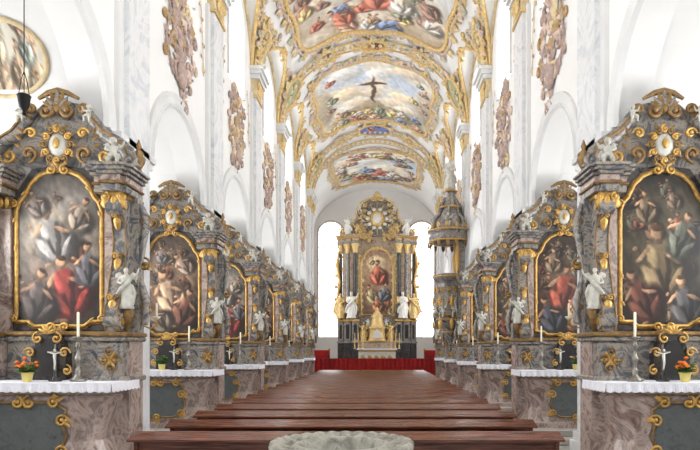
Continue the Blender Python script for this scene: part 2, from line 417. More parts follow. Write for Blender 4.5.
mb.build('wall_chancel')
mb=MB(); mb.box(-CH-.2,-CH,YEND,YB,0,SPR+.1,'stucco_white'); mb.build('wall_choir_left')
mb=MB(); mb.box(CH,CH+.2,YEND,YB,0,SPR+.1,'stucco_white'); mb.build('wall_choir_right')
mb=MB()
WX0,WX1,WZ0,WZ1=3.0,5.45,HE+1.2,HE+10.9
wr=(WX1-WX0)/2; wc=(WX0+WX1)/2
xs=sorted(set(list(np.linspace(-CH,CH,61))+[s_*x for s_ in(-1,1) for x in(WX0,WX1,WX0+.1,WX1-.1)]))
for x0,x1 in zip(xs[:-1],xs[1:]):
    m_=abs((x0+x1)/2)
    top=lambda x:SPR+RISE*math.sqrt(max(0,1-(x/CH)**2))+.05
    if WX0<m_<WX1:
        wt=lambda x:WZ1+.9*math.sqrt(max(0,wr**2-(abs(x)-wc)**2))
        ivs=[(lambda x:0,lambda x:WZ0),(wt,top)]
    else: ivs=[(lambda x:0,top)]
    for lo,hi in ivs: mb.add([(x0,YB,lo(x0)),(x1,YB,lo(x1)),(x1,YB,hi(x1)),(x0,YB,hi(x0))],[(0,1,2,3)],'stucco_white',False)
for s_ in(-1,1):
    P=[(s_*wc-wr,YB-.03,WZ0)]+[(s_*wc-wr*math.cos(PI*i/14),YB-.03,WZ1+.9*wr*math.sin(PI*i/14)) for i in range(15)]+[(s_*wc+wr,YB-.03,WZ0)]
    mb.tube(P,.09,'vault_mauve',6)
mb.build('wall_back')
for s_ in(-1,1):
    wi+=1; mb=MB()
    mb.box(min(s_*(WX0-.1),s_*(WX1+.1)),max(s_*(WX0-.1),s_*(WX1+.1)),YB+.3,YB+.32,WZ0-.1,WZ1+1.4,'window_daylight_choir')
    for k in range(1,4): x=s_*(WX0+k*.61); mb.box(x-.03,x+.03,YB+.15,YB+.2,WZ0,WZ1+.8,'pewter')
    for k in range(0,9): z=WZ0+k*1.2; mb.box(min(s_*WX0,s_*WX1),max(s_*WX0,s_*WX1),YB+.15,YB+.19,z-.03,z+.03,'pewter')
    mb.build('window_%d'%wi)
for s_ in(-1,1):
    wi+=1; mb=MB(); xx=s_*(CH-.02)
    mb.prism([(45,4),(48.5,4),(48.5,12)]+[(46.75+1.75*math.cos(a),12+1.3*math.sin(a)) for a in [PI*i/10 for i in range(1,10)]]+[(45,12)],xx-.01,xx+.01,'window_daylight_choir',ax='x')
    mb.build('window_%d'%wi)
# pilasters
mb=MB()
for s_ in(-1,1):
    for py in PIERS+[42.6]:
        def bx(d,y,z0,z1,mat): mb.box(min(s_*(W-d),s_*(W+.01)),max(s_*(W-d),s_*(W+.01)),py-y,py+y,z0,z1,mat)
        hw=.5 if py<42 else .42
        bx(.2,hw,0,SPR-.9,'pilaster_marble'); bx(.1,min(.73,hw+.2),0,SPR-.9,'stucco_trim')
        bx(.32,hw+.12,0,.5,'stucco_trim'); bx(.27,hw+.07,.5,.7,'stucco_trim')
        bx(.26,hw+.06,SPR-1.05,SPR-.95,'vault_gold')
        bx(.22,hw+.02,SPR-.95,SPR-.35,'ochre_stucco')
        bx(.34,hw+.14,SPR-.35,SPR-.2,'stucco_trim'); bx(.42,hw+.2,SPR-.2,SPR-.05,'stucco_trim'); bx(.5,hw+.25,SPR-.05,SPR+.08,'stucco_trim')
        mpw=lambda u,v,d: Vector((s_*(W-.24-d),py+u,SPR-.62+v))
        for q in(-1,1):
            scroll(mb,mpw,q*.38,.12,.2,PI/2,q,.05,'vault_gold'); leaf(mb,mpw,q*.2,-.3,PI/2,.5,.3,'vault_gold')
        leaf(mb,mpw,0,-.3,PI/2,.6,.34,'vault_gold')
        for (d,z0,z1) in((.14,ASPR-.25,ASPR-.12),(.2,ASPR-.12,ASPR)):
            if py<42: mb.box(min(s_*(W-d),s_*(W+.78)),max(s_*(W-d),s_*(W+.78)),py-.75-d*.5,py+.75+d*.5,z0,z1,'stucco_trim')
mb.build('trim_2')
# ------------------------------------------------------------ wall rocaille over each arch
rd=random.Random(3)
for s_ in(-1,1):
    for bi,c in enumerate(BAYS):
        mb=MB(); f=rd.choice((-1,1))
        mp=lambda u,v,d: Vector((s_*(W-.02-d),c+u,HE+6.35+v))
        path=[(0,-.3),(.4*f,.4),(-.1*f,1.0),(-.45*f,1.6),(.15*f,2.1),(.25*f,2.55)]
        ms=['mauve_stucco','mauve_stucco','wall_gold','ochre_stucco','mauve_stucco','pink_stucco']
        spray(mb,mp,path,.5,ms,rd,12,.045,2)
        spray(mb,mp,[(-.5*f,.2),(-1.0*f,.9),(-.7*f,1.6),(-.95*f,2.3)],.32,['mauve_stucco','wall_gold','mauve_stucco'],rd,7,.04,1)
        spray(mb,mp,[(.45*f,.3),(.95*f,.9),(.8*f,1.7),(.6*f,2.2)],.32,['mauve_stucco','pink_stucco','wall_gold'],rd,7,.04,1)
        mb.ell(mp(0,.4,.05),(.1,.3,.35),'mauve_stucco',8,6)
        for q in(-1,1):
            spray(mb,lambda u,v,d: Vector((s_*(W-.02-d),c+u,HE+v)),[(q*1.9,7.6),(q*1.85,8.6),(q*1.65,9.6)],.12,['ochre_stucco','mauve_stucco','pink_stucco'],rd,6,.02)
        mb.build('wall_rocaille_ornament')
# ------------------------------------------------------------ FRESCOES
def outline(ha,hy,lobes=.07,n=120,p=2.6):
    o=[]
    for i in range(n):
        t=2*PI*i/n; ct,st=math.cos(t),math.sin(t)
        r_=(abs(ct)**p+abs(st)**p)**(-1/p)*(1-lobes+lobes*math.cos(4*t)*-1*1+lobes*.6*math.cos(8*t))
        o.append((ha*r_*ct,hy*r_*st))
    return o
VM=['vault_gold','vault_gold','ochre_stucco','vault_mauve','pink_stucco']
CREAM=np.array((.93,.89,.83))
def fresco(name,yc,ha,hy,seed,cross,Wd=W,off=0,lobes=.07):
    rd=random.Random(seed); R=4.45*(Wd/W)**.5
    poly=[(a*R,y) for a,y in outline(ha,hy,lobes)]
    pal=[(.78,.36,.28),(.42,.50,.68),(.88,.72,.44),(.64,.50,.38),(.52,.58,.48),(.92,.86,.78),(.82,.58,.48),(.58,.42,.36)]
    bl=[]
    for i in range(12): bl.append((rd.uniform(-2,2),rd.uniform(-.4,.75)*hy,rd.uniform(.6,1.3),rd.uniform(.4,.9),rd.uniform(-.5,.5),rd.choice([(.94,.90,.82),(.88,.88,.88),(.95,.86,.72),(.88,.80,.70)])))
    if cross:
        bl+=[(0,-.66*hy,3.4,.8,0,(.58,.56,.42)),(-1.2,-.50*hy,1.5,.7,.4,(.64,.56,.42)),(1.6,-.55*hy,1.5,.6,-.3,(.52,.54,.42)),(-.2,-.4*hy,.8,.9,0,(.60,.53,.40))]
        bl+=[(-3.2,.0,.8,2.4,0,(.70,.64,.54)),(3.2,0,.8,2.4,0,(.68,.64,.58))]
        bl+=[(-.05,.08*hy,.13,1.75,0,(.30,.2,.13)),(-.05,.28*hy,.8,.17,0,(.30,.2,.13))]
        for i in range(30):
            u=rd.uniform(-2.9,2.9); bl+=P_fig(u,-hy*(.45+.36*rd.random()),rd.uniform(.8,1.5),rd.choice(pal),lean=rd.uniform(-.5,.5))
        for i in range(9): bl+=P_fig(rd.choice((-1,1))*rd.uniform(2.2,3.1),rd.uniform(-.2,.6)*hy,rd.uniform(.8,1.2),rd.choice(pal),lean=rd.uniform(-.8,.8))
    else:
        for i in range(52):
            t=rd.uniform(0,2*PI); k=rd.uniform(.55,.95)
            bl+=P_fig(ha*R*.9*k*math.cos(t),hy*.9*k*math.sin(t),rd.uniform(.9,1.7),rd.choice(pal),lean=rd.uniform(-.9,.9))
        bl+=P_fig(.2,-.35*hy,2.4,(.84,.38,.3)); bl+=P_fig(-.8,-.2*hy,2.0,(.45,.55,.75)); bl+=P_fig(1.2,-.4*hy,2.0,(.92,.88,.8)); bl+=P_fig(-1.5,-.6*hy,1.8,(.84,.4,.3),lean=.5)+P_fig(.8,-.75*hy,1.8,(.40,.48,.66),lean=-.6)
    g=grad([(-1,(.66,.55,.42)),(-.5,(.74,.68,.58)),(-.1,(.84,.86,.88)),(.4,(.72,.79,.88)),(1,(.80,.82,.82))])
    def bg(u,v): 
        C=g(v/hy); f=fbm(u*.8,v*.8,seed+40)[...,None]; f=np.clip((f-.38)*4,0,1); return C*(1-f)+np.array((.92,.87,.79))*f
    def mapf(u,v):
        a=u/R; nx=-np.sin(a)/Wd;nz=-np.cos(a)/RISE;L=np.hypot(nx,nz); d=.05
        return np.stack([Wd*np.sin(a)+nx/L*d, yc-v, SPR+off+RISE*np.cos(a)+nz/L*d],-1)
    me=painted(name,poly,.05,mapf,lambda U,V:desat(paint(U,V,bg,bl,seed,.18,1.6,.35),.12)*.84+CREAM*.16,'fresco_paint')
    o=put(name,me)
    mb=MB(); P=[vm(u/R,yc-v,.06,Wd,off) for u,v in poly]; P.append(P[0])
    mb.tube(P,.11,'vault_gold',6)
    P=[vm(u/R*1.06,yc-v*1.035,.06,Wd,off) for u,v in poly]; P.append(P[0]); mb.tube(P,.08,'vault_mauve',5)
    mpv=lambda u,v,d: vm(u/R,yc-v,.05+d,Wd,off)
    rr=random.Random(seed+1)
    N=40
    for i in range(N):
        u,v=poly[int(i*120/N)]; k=1.05; u*=k;v*=k
        if abs(v)>hy*1.06 : continue
        t=math.atan2(v/hy,u/(ha*R)); q=rr.choice((-1,1))
        scroll(mb,mpv,u,v,.32,t,q,.07,rr.choice(VM))
        for j in range(3): leaf(mb,mpv,u,v,t+rr.uniform(-1.3,1.3),.5,.2,rr.choice(VM+['green_stucco']))
    mb.build('frame',o)
    return o
fresco('ceiling_fresco',PIERS[2],.92,5.15,5,False)
fresco('ceiling_fresco',PIERS[4]+.1,.92,5.15,11,False)
fresco('ceiling_fresco',34.95,.92,4.55,23,True)
fresco('ceiling_fresco',48.9,.70,4.6,31,False,Wd=CH,off=.02)
def medallion(name,sy,a0,ra,ry,c1,c2,seed,frame='vault_gold'):
    R=4.45
    poly=[(a0*R+ra*math.cos(t),sy+ry*math.sin(t)) for t in [2*PI*i/36 for i in range(36)]]
    rd=random.Random(seed); bl=[]
    for i in range(5): bl+=P_fig(a0*R+rd.uniform(-.4,.4)*ra,sy+rd.uniform(-.5,.4)*ry,rd.uniform(.4,.8),rd.choice([c2,c1,tuple(np.array(c2)*.75)]),lean=rd.uniform(-.5,.5),skin=tuple(np.array(c2)*1.1))
    def mapf(u,v):
        a=u/R; nx=-np.sin(a)/W;nz=-np.cos(a)/RISE;L=np.hypot(nx,nz); d=.16
        return np.stack([W*np.sin(a)+nx/L*d, v, SPR+RISE*np.cos(a)+nz/L*d],-1)
    me=painted(name,poly,.05,mapf,lambda U,V:paint(U,V,lambda u,v:np.zeros(u.shape+(3,))+np.array(c1),bl,seed,.08,2,.3),'fresco_paint')
    o=put(name,me); mb=MB(); P=[vm(u/R,v,.17) for u,v in poly]; P.append(P[0]); mb.tube(P,.08,frame,6)
    mpv=lambda u,v,d: vm(u/R,v,.15+d); rr=random.Random(seed)
    for i in range(0,36,3):
        u,v=poly[i]; t=2*PI*i/36; scroll(mb,mpv,u+.1*math.cos(t),v+.1*math.sin(t),.22,t,rr.choice((-1,1)),.055,rr.choice(VM))
        leaf(mb,mpv,u,v,t,.5,.22,rr.choice(VM+['green_stucco']))
    mb.build('frame',o)
for k,py in enumerate(PIERS):
    if k%2==0 and 0<k:
        for q in(-1,1): medallion('vault_medallion',py,q*1.25,.5,.45,(.78,.71,.55),(.70,.63,.50),50+k+q)
    elif k>0:
        for q in(-1,1):
            medallion('vault_medallion',py,q*1.12,.8,.85,(.66,.67,.54),(.80,.73,.54),70+k+q)
            medallion('vault_medallion',py,q*.55,.5,.5,(.82,.75,.60),(.70,.58,.50),170+k+q)
        if k==7: medallion('vault_medallion',py-.4,0,1.1,.95,(.42,.48,.68),(.80,.50,.34),90+k)
        else: medallion('vault_medallion',py,0,.7,.5,(.80,.66,.44),(.70,.52,.4),90+k)
for s_ in(-1,1):
    mb=MB(); rr=random.Random(8+s_)
    for c in BAYS[1:]:
        for q in(-1,1):
            spray(mb,lambda u,v,d: vm(s_*u/4.45,v,.03+d),[(6.3,c+q*2.55),(5.7,c+q*2.45),(5.0,c+q*2.1),(4.55,c+q*1.2)],.3,VM,rr,10,.05,2)
        P=[]
        for i in range(25):
            t=PI*i/24; z=2.3*math.sin(t)/RISE; z=min(z,.999); a=math.acos(z); P.append(vm(s_*min(a,1.56),c-2.3*math.cos(t),.03))
        mb.tube(P,.08,'vault_gold',6)
        scroll(mb,lambda u,v,d: vm(s_*u/4.45,v,.03+d),4.5,c,.3,0,1,.07,'vault_gold'); scroll(mb,lambda u,v,d: vm(s_*u/4.45,v,.03+d),4.5,c-.3,.25,0,-1,.07,'vault_gold')
    mb.build('vault_rocaille_ornament')
# painted oval on the near left chapel vault
s_=-1; c=BAYS[1]
bl=[]; rd=random.Random(8)
for i in range(16): bl+=P_fig(rd.uniform(5.8,7.4),rd.uniform(.1,.8),rd.uniform(.3,.55),rd.choice([(.66,.56,.46),(.74,.66,.55),(.58,.62,.58),(.72,.56,.46)]))
poly=[(6.55+.8*math.cos(t),.40+.33*math.sin(t)) for t in [2*PI*i/40 for i in range(40)]]
def mp2(u,v):
    return np.stack([s_*u,c+2.17*np.cos(v),6.9+1.97*np.sin(v)],-1)
me=painted('chapel_fresco',poly,.03,mp2,lambda U,V:paint(U,V,lambda u,v:np.zeros(u.shape+(3,))+np.array((.84,.82,.75)),bl,3,.06,3,.3)*.85+CREAM*.15,'fresco_paint')
o=put('chapel_fresco',me); mb=MB(); P=[Vector(mp2(np.array([u]),np.array([v]))[0]) for u,v in poly]; P.append(P[0]); mb.tube(P,.05,'ochre_stucco',6)
mb.build('frame',o)
# ------------------------------------------------------------ ALTARPIECE PAINTINGS
def half(p): return p+[(-x,z) for x,z in reversed(p) if x>1e-6]
PANEL=half([(0,2.78),(.45,2.78),(.55,2.86),(.76,2.86),(.76,4.85),(.70,5.0),(.62,5.08),(.52,5.3),(.36,5.46),(.18,5.54),(0,5.56)])
def altarpiece(name,kind,seed):
    rd=random.Random(seed); bl=[]
    small=[(.34,.26,.2),(.42,.36,.3),(.26,.23,.23),(.42,.24,.18),(.3,.3,.26)]
    for i in range(16): bl+=P_fig(rd.uniform(-.65,.65),rd.uniform(2.95,5.3),rd.uniform(.35,.65),rd.choice(small),skin=(.55,.42,.33),lean=rd.uniform(-.7,.7))
    if kind==0:
        g=grad([(2.7,(.22,.18,.16)),(3.5,(.36,.31,.28)),(4.3,(.58,.54,.50)),(5,(.48,.46,.45)),(5.6,(.30,.29,.28))])
        bl+=[(-.1,4.5,.55,.5,.3,(.60,.57,.53)),(.35,4.9,.35,.25,0,(.50,.49,.48))]
        bl+=P_fig(-.15,4.4,1.25,(.50,.50,.51),lean=.2)+P_fig(.35,4.75,.8,(.52,.48,.44),lean=-.4)+P_fig(-.42,4.95,.6,(.44,.40,.38),lean=.5)
        bl+=P_fig(.12,3.45,1.35,(.54,.20,.18),lean=.2)+P_fig(-.4,3.3,1.1,(.32,.28,.28),lean=-.2)+P_fig(.5,3.85,.9,(.36,.36,.40))
    elif kind==1:
        g=grad([(2.7,(.24,.17,.13)),(3.6,(.40,.30,.23)),(4.5,(.50,.42,.35)),(5.6,(.30,.26,.24))])
        bl+=P_fig(-.1,3.9,1.5,(.62,.52,.43),lean=.3)+P_fig(.35,3.5,1.3,(.40,.26,.21),lean=-.3)+P_fig(-.4,3.2,1.0,(.46,.41,.36),lean=.7)+P_fig(.3,4.7,.8,(.52,.45,.40),lean=.6)+P_fig(-.3,4.95,.6,(.42,.41,.42))
    elif kind==2:
        g=grad([(2.7,(.15,.13,.10)),(3.6,(.26,.23,.17)),(4.5,(.33,.31,.25)),(5.6,(.19,.18,.16))])
        bl+=P_fig(-.05,3.9,1.5,(.38,.33,.24),lean=.1,skin=(.58,.47,.36))+P_fig(.35,4.4,1.0,(.28,.30,.27),lean=-.3)+P_fig(-.4,3.3,1.1,(.38,.22,.18),lean=.4)+P_fig(.4,3.2,1.1,(.30,.30,.32),lean=.2)+P_fig(-.3,4.9,.7,(.40,.35,.28))
    else:
        g=grad([(2.7,(.21,.14,.11)),(3.6,(.30,.21,.17)),(4.5,(.36,.28,.23)),(5.6,(.24,.19,.17))])
        bl+=P_fig(0,4.0,1.6,(.48,.22,.17),lean=-.1,skin=(.62,.48,.38))+P_fig(.4,3.4,1.1,(.52,.43,.34),lean=-.3)+P_fig(-.4,3.3,1.2,(.25,.26,.31),lean=.3)+P_fig(-.3,4.8,.8,(.44,.37,.30))
    def bg(u,v):
        C=g(v); f=fbm(u*2.2,v*2.2,seed)[...,None]; return C*(.6+.85*f)
    def cf(U,V):
        C=desat(paint(U,V,bg,bl,seed,.06,3.5,.6),.15)
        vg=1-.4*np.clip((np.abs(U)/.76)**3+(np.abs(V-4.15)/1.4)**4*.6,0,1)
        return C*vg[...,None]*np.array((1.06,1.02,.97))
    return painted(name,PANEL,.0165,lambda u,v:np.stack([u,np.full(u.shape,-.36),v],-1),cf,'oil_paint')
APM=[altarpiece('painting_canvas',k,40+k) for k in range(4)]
# ------------------------------------------------------------ SIDE ALTAR
def mirrored(fn):
    for q in(-1,1): fn(q)
def build_side_altar():
    mb=MB(); rd=random.Random(12)
    mb.box(-1.5,1.5,-2.15,-.02,0,.17,'step_stone',.02); mb.box(-1.38,1.38,-1.85,-.02,.17,.34,'step_stone',.02)
    def plan(w,yf,z):
        return [(-w,-.45,z),(-w,yf+.35,z),(-w+.06,yf+.2,z),(-w+.2,yf+.1,z),(-w+.38,yf+.07,z),(-w+.5,yf,z),(w-.5,yf,z),(w-.38,yf+.07,z),(w-.2,yf+.1,z),(w-.06,yf+.2,z),(w,yf+.35,z),(w,-.45,z)]
    mb.loft([plan(w,y,z) for w,y,z in[(1.3,-1.44,.34),(1.3,-1.44,.46),(1.24,-1.4,.5),(1.16,-1.38,.62),(1.08,-1.37,.85),(1.1,-1.37,1.1),(1.2,-1.38,1.4),(1.27,-1.39,1.56),(1.24,-1.38,1.6),(1.32,-1.44,1.64),(1.34,-1.44,1.74)]],'pink_marble',False)
    pan=half([(0,.62),(.4,.62),(.6,.72),(.68,.95),(.62,1.2),(.68,1.38),(.5,1.5),(0,1.5)])
    mb.prism(pan,-1.43,-1.3,'green_marble')
    mb.tube([(x,-1.44,z) for x,z in pan]+[(pan[0][0],-1.44,pan[0][1])],.024,'old_gold',6)
    mpf=lambda u,v,d: Vector((u,-1.44-d,v))
    for x,z in pan[::2]:
        t=math.atan2(z-1.05,x*.6); scroll(mb,mpf,x,z,.12,t,1 if x>0 else -1,.025,'gold')
        for j in range(2): leaf(mb,mpf,x,z,t+rd.uniform(-1,1),.18,.07,'gold')
    for q in(-1,1): scroll(mb,mpf,q*.1,1.5,.12,PI/2,q,.03,'gold')
    mb.box(-1.42,1.42,-1.52,-.4,1.74,1.80,'step_stone')
    mb.box(-1.46,1.46,-1.55,-.42,1.80,1.825,'linen')
    n=88; top=[(-1.46+2.92*i/n,-1.555-.008*math.sin(i*.9),1.82) for i in range(n+1)]
    bot=[(x,y-.012*math.sin(i*1.3),1.69-.022*abs(math.sin(i*PI/4))) for i,(x,y,z) in enumerate(top)]
    mb.loft([top,bot],'linen',False,False,False)
    for q in(-1,1):
        top=[(q*(1.465+.006*math.sin(i)),-1.55+1.12*i/30,1.82) for i in range(31)]; bot=[(x+q*.01,y,1.69-.022*abs(math.sin(i*PI/4))) for i,(x,y,z) in enumerate(top)]
        mb.loft([top,bot],'linen',False,False,False)
    mb.box(-.84,.84,-.5,-.02,.34,2.62,'altar_marble'); mb.box(-.88,.88,-.56,-.02,2.5,2.6,'altar_marble',.02); mb.box(-.9,.9,-.6,-.02,2.6,2.68,'old_gold',.02)
    mb.prism(half([(0,1.83),(.3,1.83),(.3,2.3),(.24,2.4),(.2,2.58),(0,2.66)]),-.72,-.5,'dark_marble')
    mb.prism(half([(0,1.9),(.17,1.9),(.17,2.35),(.1,2.48),(0,2.52)]),-.74,-.72,'dark_niche')
    mpt=lambda u,v,d: Vector((u,-.74-d,v))
    for q in(-1,1):
        scroll(mb,mpt,q*.3,2.3,.11,0 if q>0 else PI,q,.022,'gold'); scroll(mb,mpt,q*.34,2.0,.1,PI/2,-q,.022,'gold'); scroll(mb,mpt,q*.16,2.55,.11,PI/2,-q,.022,'gold')
    for j in range(5): leaf(mb,mpt,0,2.62,PI/2+(j-2)*.5,.18,.07,'gold')
    def side(q):
        X=lambda a,b_: (min(q*a,q*b_),max(q*a,q*b_))
        x0,x1=X(.86,1.36)
        mb.box(x0,x1,-.62,-.02,.34,2.5,'pink_marble')
        x0,x1=X(.9,1.34); mb.box(x0,x1,-.82,-.3,1.85,2.5,'altar_marble',.03)
        x0,x1=X(.84,1.42); mb.box(x0,x1,-.88,-.02,2.5,2.58,'altar_marble',.02); mb.box(x0-.02,x1+.02,-.92,-.02,2.58,2.66,'old_gold',.02); mb.box(x0,x1,-.86,-.02,1.8,1.9,'altar_marble',.02)
        mpp=lambda u,v,d: Vector((q*(1.12+u),-.83-d,2.18+v))
        for t in(0,1.6,3.1,4.7): scroll(mb,mpp,.1*math.cos(t),.14*math.sin(t),.1,t,1,.02,'old_gold')
        for t in range(6): leaf(mb,mpp,0,0,t*1.05,.18,.06,'gold')
        x0,x1=X(.84,1.05); mb.box(x0,x1,-.42,-.02,2.66,5.08,'pink_marble')
        x0,x1=X(1.0,1.38); mb.box(x0,x1,-.30,-.02,2.66,5.08,'altar_marble')
        prof=[]
        for i in range(25):
            t=i/24; z=2.68+2.36*t; yf=-.62-.13*math.sin(2*PI*t*1.0+.6)-(.1*(1-t) if t<.2 else 0)
            prof.append((yf,z))
        poly=prof+[(-.25,5.04),(-.25,2.68)]
        x0,x1=X(1.03,1.25); mb.prism(poly,x0,x1,'altar_marble',ax='x')
        for e in(x0,x1): mb.tube([(e,y-.01,z) for y,z in prof],.016,'old_gold',5)
        for (yy,zz,rr) in((-.72,2.85,.14),(-.62,4.86,.15)):
            mb.tube([(x0-.03,yy,zz),(x1+.03,yy,zz)],rr,'altar_marble',14); mb.tube([(x0-.05,yy,zz),(x1+.05,yy,zz)],rr*.45,'gold',10)
        mpc=lambda u,v,d: Vector((q*(1.14+u),-.66-.13*math.sin(2*PI*(v-2.68)/2.36+.6)-d,v))
        for zz in(3.25,4.0,4.7):
            leaf(mb,mpc,0,zz,-PI/2,.26,.14,'gold'); scroll(mb,mpc,.05,zz,.07,0,1,.018,'old_gold'); scroll(mb,mpc,-.05,zz,.07,PI,-1,.018,'gold')
        mb.box(x0-.04,x1+.04,-.75,-.2,5.02,5.08,'gold',.01)
        mpk=lambda u,v,d: Vector((q*(1.14+u),-.72-d,5.0+v))
        for u in(-.14,0,.14): leaf(mb,mpk,u,-.22,PI/2,.3,.15,'gold')
        for u in(-1,1): scroll(mb,mpk,u*.15,.0,.1,PI/2,u,.03,'gold')
        x2,x3=X(.82,1.0); mb.box(x2-.02,x3+.02,-.48,-.05,4.86,5.06,'old_gold',.03)
        for u in(.86,.96): leaf(mb,lambda a,b_,d: Vector((q*(u+a),-.49-d,4.85+b_)),0,0,PI/2,.22,.1,'gold')
        mpo=lambda u,v,d: Vector((q*u,-.18-d,v))
        mb.tube([mpo(1.38,5.0,.0),mpo(1.5,4.7,0),mpo(1.42,4.2,0),mpo(1.36,3.7,0),mpo(1.5,3.2,0),mpo(1.46,2.8,0)],[.05,.08,.06,.05,.08,.06],'altar_marble',7)
        for zz in(4.7,3.9,3.15): scroll(mb,mpo,1.46,zz,.13,PI/2,-1,.03,'old_gold'); leaf(mb,mpo,1.42,zz,-.5,.2,.1,'gold')
        x0,x1=X(.80,1.36)
        for (g_,z0,z1,mt) in((0,5.08,5.2,'altar_marble'),(.03,5.2,5.25,'old_gold'),(.0,5.25,5.36,'pink_marble'),(.05,5.36,5.42,'altar_marble'),(.1,5.42,5.48,'altar_marble'),(.14,5.48,5.53,'altar_marble')):
            mb.box(x0-g_,x1+g_,-.74-g_,-.02,z0,z1,mt,.01)
            mb.box(min(q*.97,q*1.3)-g_,max(q*.97,q*1.3)+g_,-.86-g_,-.6,z0,z1,mt,.01)
        arm=[(q*1.3,-.3,5.6),(q*1.2,-.32,5.9),(q*1.0,-.34,6.08),(q*.8,-.34,6.2),(q*.64,-.34,6.4),(q*.46,-.34,6.66)]
        mb.tube(arm,[.15,.14,.12,.12,.11,.09],'altar_marble',8); mb.tube([(x,y-.12,z+.05) for x,y,z in arm],.028,'old_gold',6)
        mpa=lambda u,v,d: Vector((q*u,-.42-d,v))
        scroll(mb,mpa,1.26,5.7,.18,PI/2,-1,.055,'altar_marble'); scroll(mb,mpa,.46,6.62,.14,-PI/2,1,.04,'old_gold'); scroll(mb,mpa,.86,5.8,.16,0,-1,.035,'gold')
        scroll(mb,mpa,.5,5.84,.17,-PI/2,-1,.04,'old_gold'); scroll(mb,mpa,.46,6.2,.12,0,1,.03,'gold')
        for j in range(3): leaf(mb,mpa,.62,5.95+.12*j,.4+.3*j,.18,.08,'old_gold')
        fig(mb,PU,q*1.08,-.62,5.52,.66,rot=q*.35,mir=q)
        fig(mb,PU,q*.6,-.52,6.35,.4,rot=-q*.3,mir=-q)
        mb.lathe(q*1.38,-.25,[(.02,0),(.08,.02),(.04,.08),(.1,.2),(.12,.28),(.07,.34),(.09,.38),(.03,.44),(.05,.5),(0.01,.62)],'old_gold',12,z0=5.53)
        mb.tube([(q*1.3,-.55,3.02),(q*1.32,-.6,2.9),(q*1.25,-.5,2.7)],[.13,.1,.05],'old_gold',8)
        fig(mb,SA,q*1.32,-.66,3.06,.72,rot=q*.3,mir=q)
    mirrored(side)
    board=half([(0,5.1),(.82,5.1),(1.0,5.5),(1.28,5.5),(1.25,5.85),(1.05,6.05),(.82,6.15),(.66,6.35),(.5,6.62),(.32,6.78),(0,6.84)])
    mb.prism(board,-.3,-.02,'altar_marble')
    mb.prism(half([(0,2.7),(.84,2.7),(.84,5.1),(.7,5.3),(.5,5.6),(0,5.66)]),-.34,-.03,'dark_marble')
    fr=[(x,-.36,z) for x,z in PANEL]
    dense=[]
    for i in range(len(fr)):
        a,b_=Vector(fr[i]),Vector(fr[(i+1)%len(fr)]); k=max(1,int((b_-a).length/.12))
        for j in range(k): dense.append(a.lerp(b_,j/k))
    dd=dense+[dense[0]]
    mb.tube(dd,.038,'gold',6); mb.tube([Vector((p.x*1.06,p.y+.01,4.15+(p.z-4.15)*1.03)) for p in dd],.022,'old_gold',5)
    mpF=lambda u,v,d: Vector((u,-.4-d,v))
    for p in dense[::4]:
        t=math.atan2((p.z-4.15)/1.8,p.x); leaf(mb,mpF,p.x,p.z,t+PI/2,.12,.05,'gold')
    for (x,z) in((0,2.76),(0,5.56)):
        for q in(-1,1): scroll(mb,mpF,q*.13,z,.11,PI/2 if z>4 else -PI/2,q if z>4 else -q,.026,'gold')
        for j in range(5): leaf(mb,mpF,0,z,(PI/2 if z>4 else -PI/2)+(j-2)*.5,.17,.08,'old_gold')
    for q in(-1,1):
        for z in(2.9,4.95): scroll(mb,mpF,q*.78,z,.09,0 if q>0 else PI,q,.022,'gold')
    mb.ell((0,-.38,6.0),(.18,.09,.23),'statue_grey',14,10)
    mpc=lambda u,v,d: Vector((u,-.42-d,v))
    for i in range(12):
        t=2*PI*i/12; scroll(mb,mpc,.23*math.cos(t),6.0+.28*math.sin(t),.08,t,1 if math.cos(t)>0 else -1,.024,'gold' if i%2 else 'old_gold'); leaf(mb,mpc,.24*math.cos(t),6.0+.3*math.sin(t),t,.12,.07,'old_gold')
    mb.ell((0,-.47,6.02),(.06,.03,.1),'gold',8,6)
    for j in range(9):
        a=PI/2+(j-4)*.33; leaf(mb,mpc,0,6.6,a,.4-.03*abs(j-4),.12,'old_gold' if j%2 else 'altar_marble')
    for q in(-1,1): scroll(mb,mpc,q*.2,6.6,.17,PI/2,q,.045,'old_gold')
    mb.ell((0,-.4,6.66),(.1,.08,.1),'old_gold',8,6)
    mb.tube([(-.36,-.38,6.84),(-.18,-.4,6.93),(0,-.4,6.97),(.18,-.4,6.93),(.36,-.38,6.84)],[.03,.05,.06,.05,.03],'old_gold',6)
    return mb
SAM=build_side_altar()
AX=5.4
first=None
ALT=[]
for k in range(6):
    for s_ in(-1,1):
        yw=11.1+5.8*k
        if first is None: o=SAM.build('side_altar'); first=o.data
        else: o=put('side_altar',first)
        o.location=(s_*AX,yw,0)
        kind=(k%2) if s_<0 else 2+((k+0)%2)
        put('painting_canvas',APM[kind],o)
        ALT.append((s_*AX,yw,k,s_))
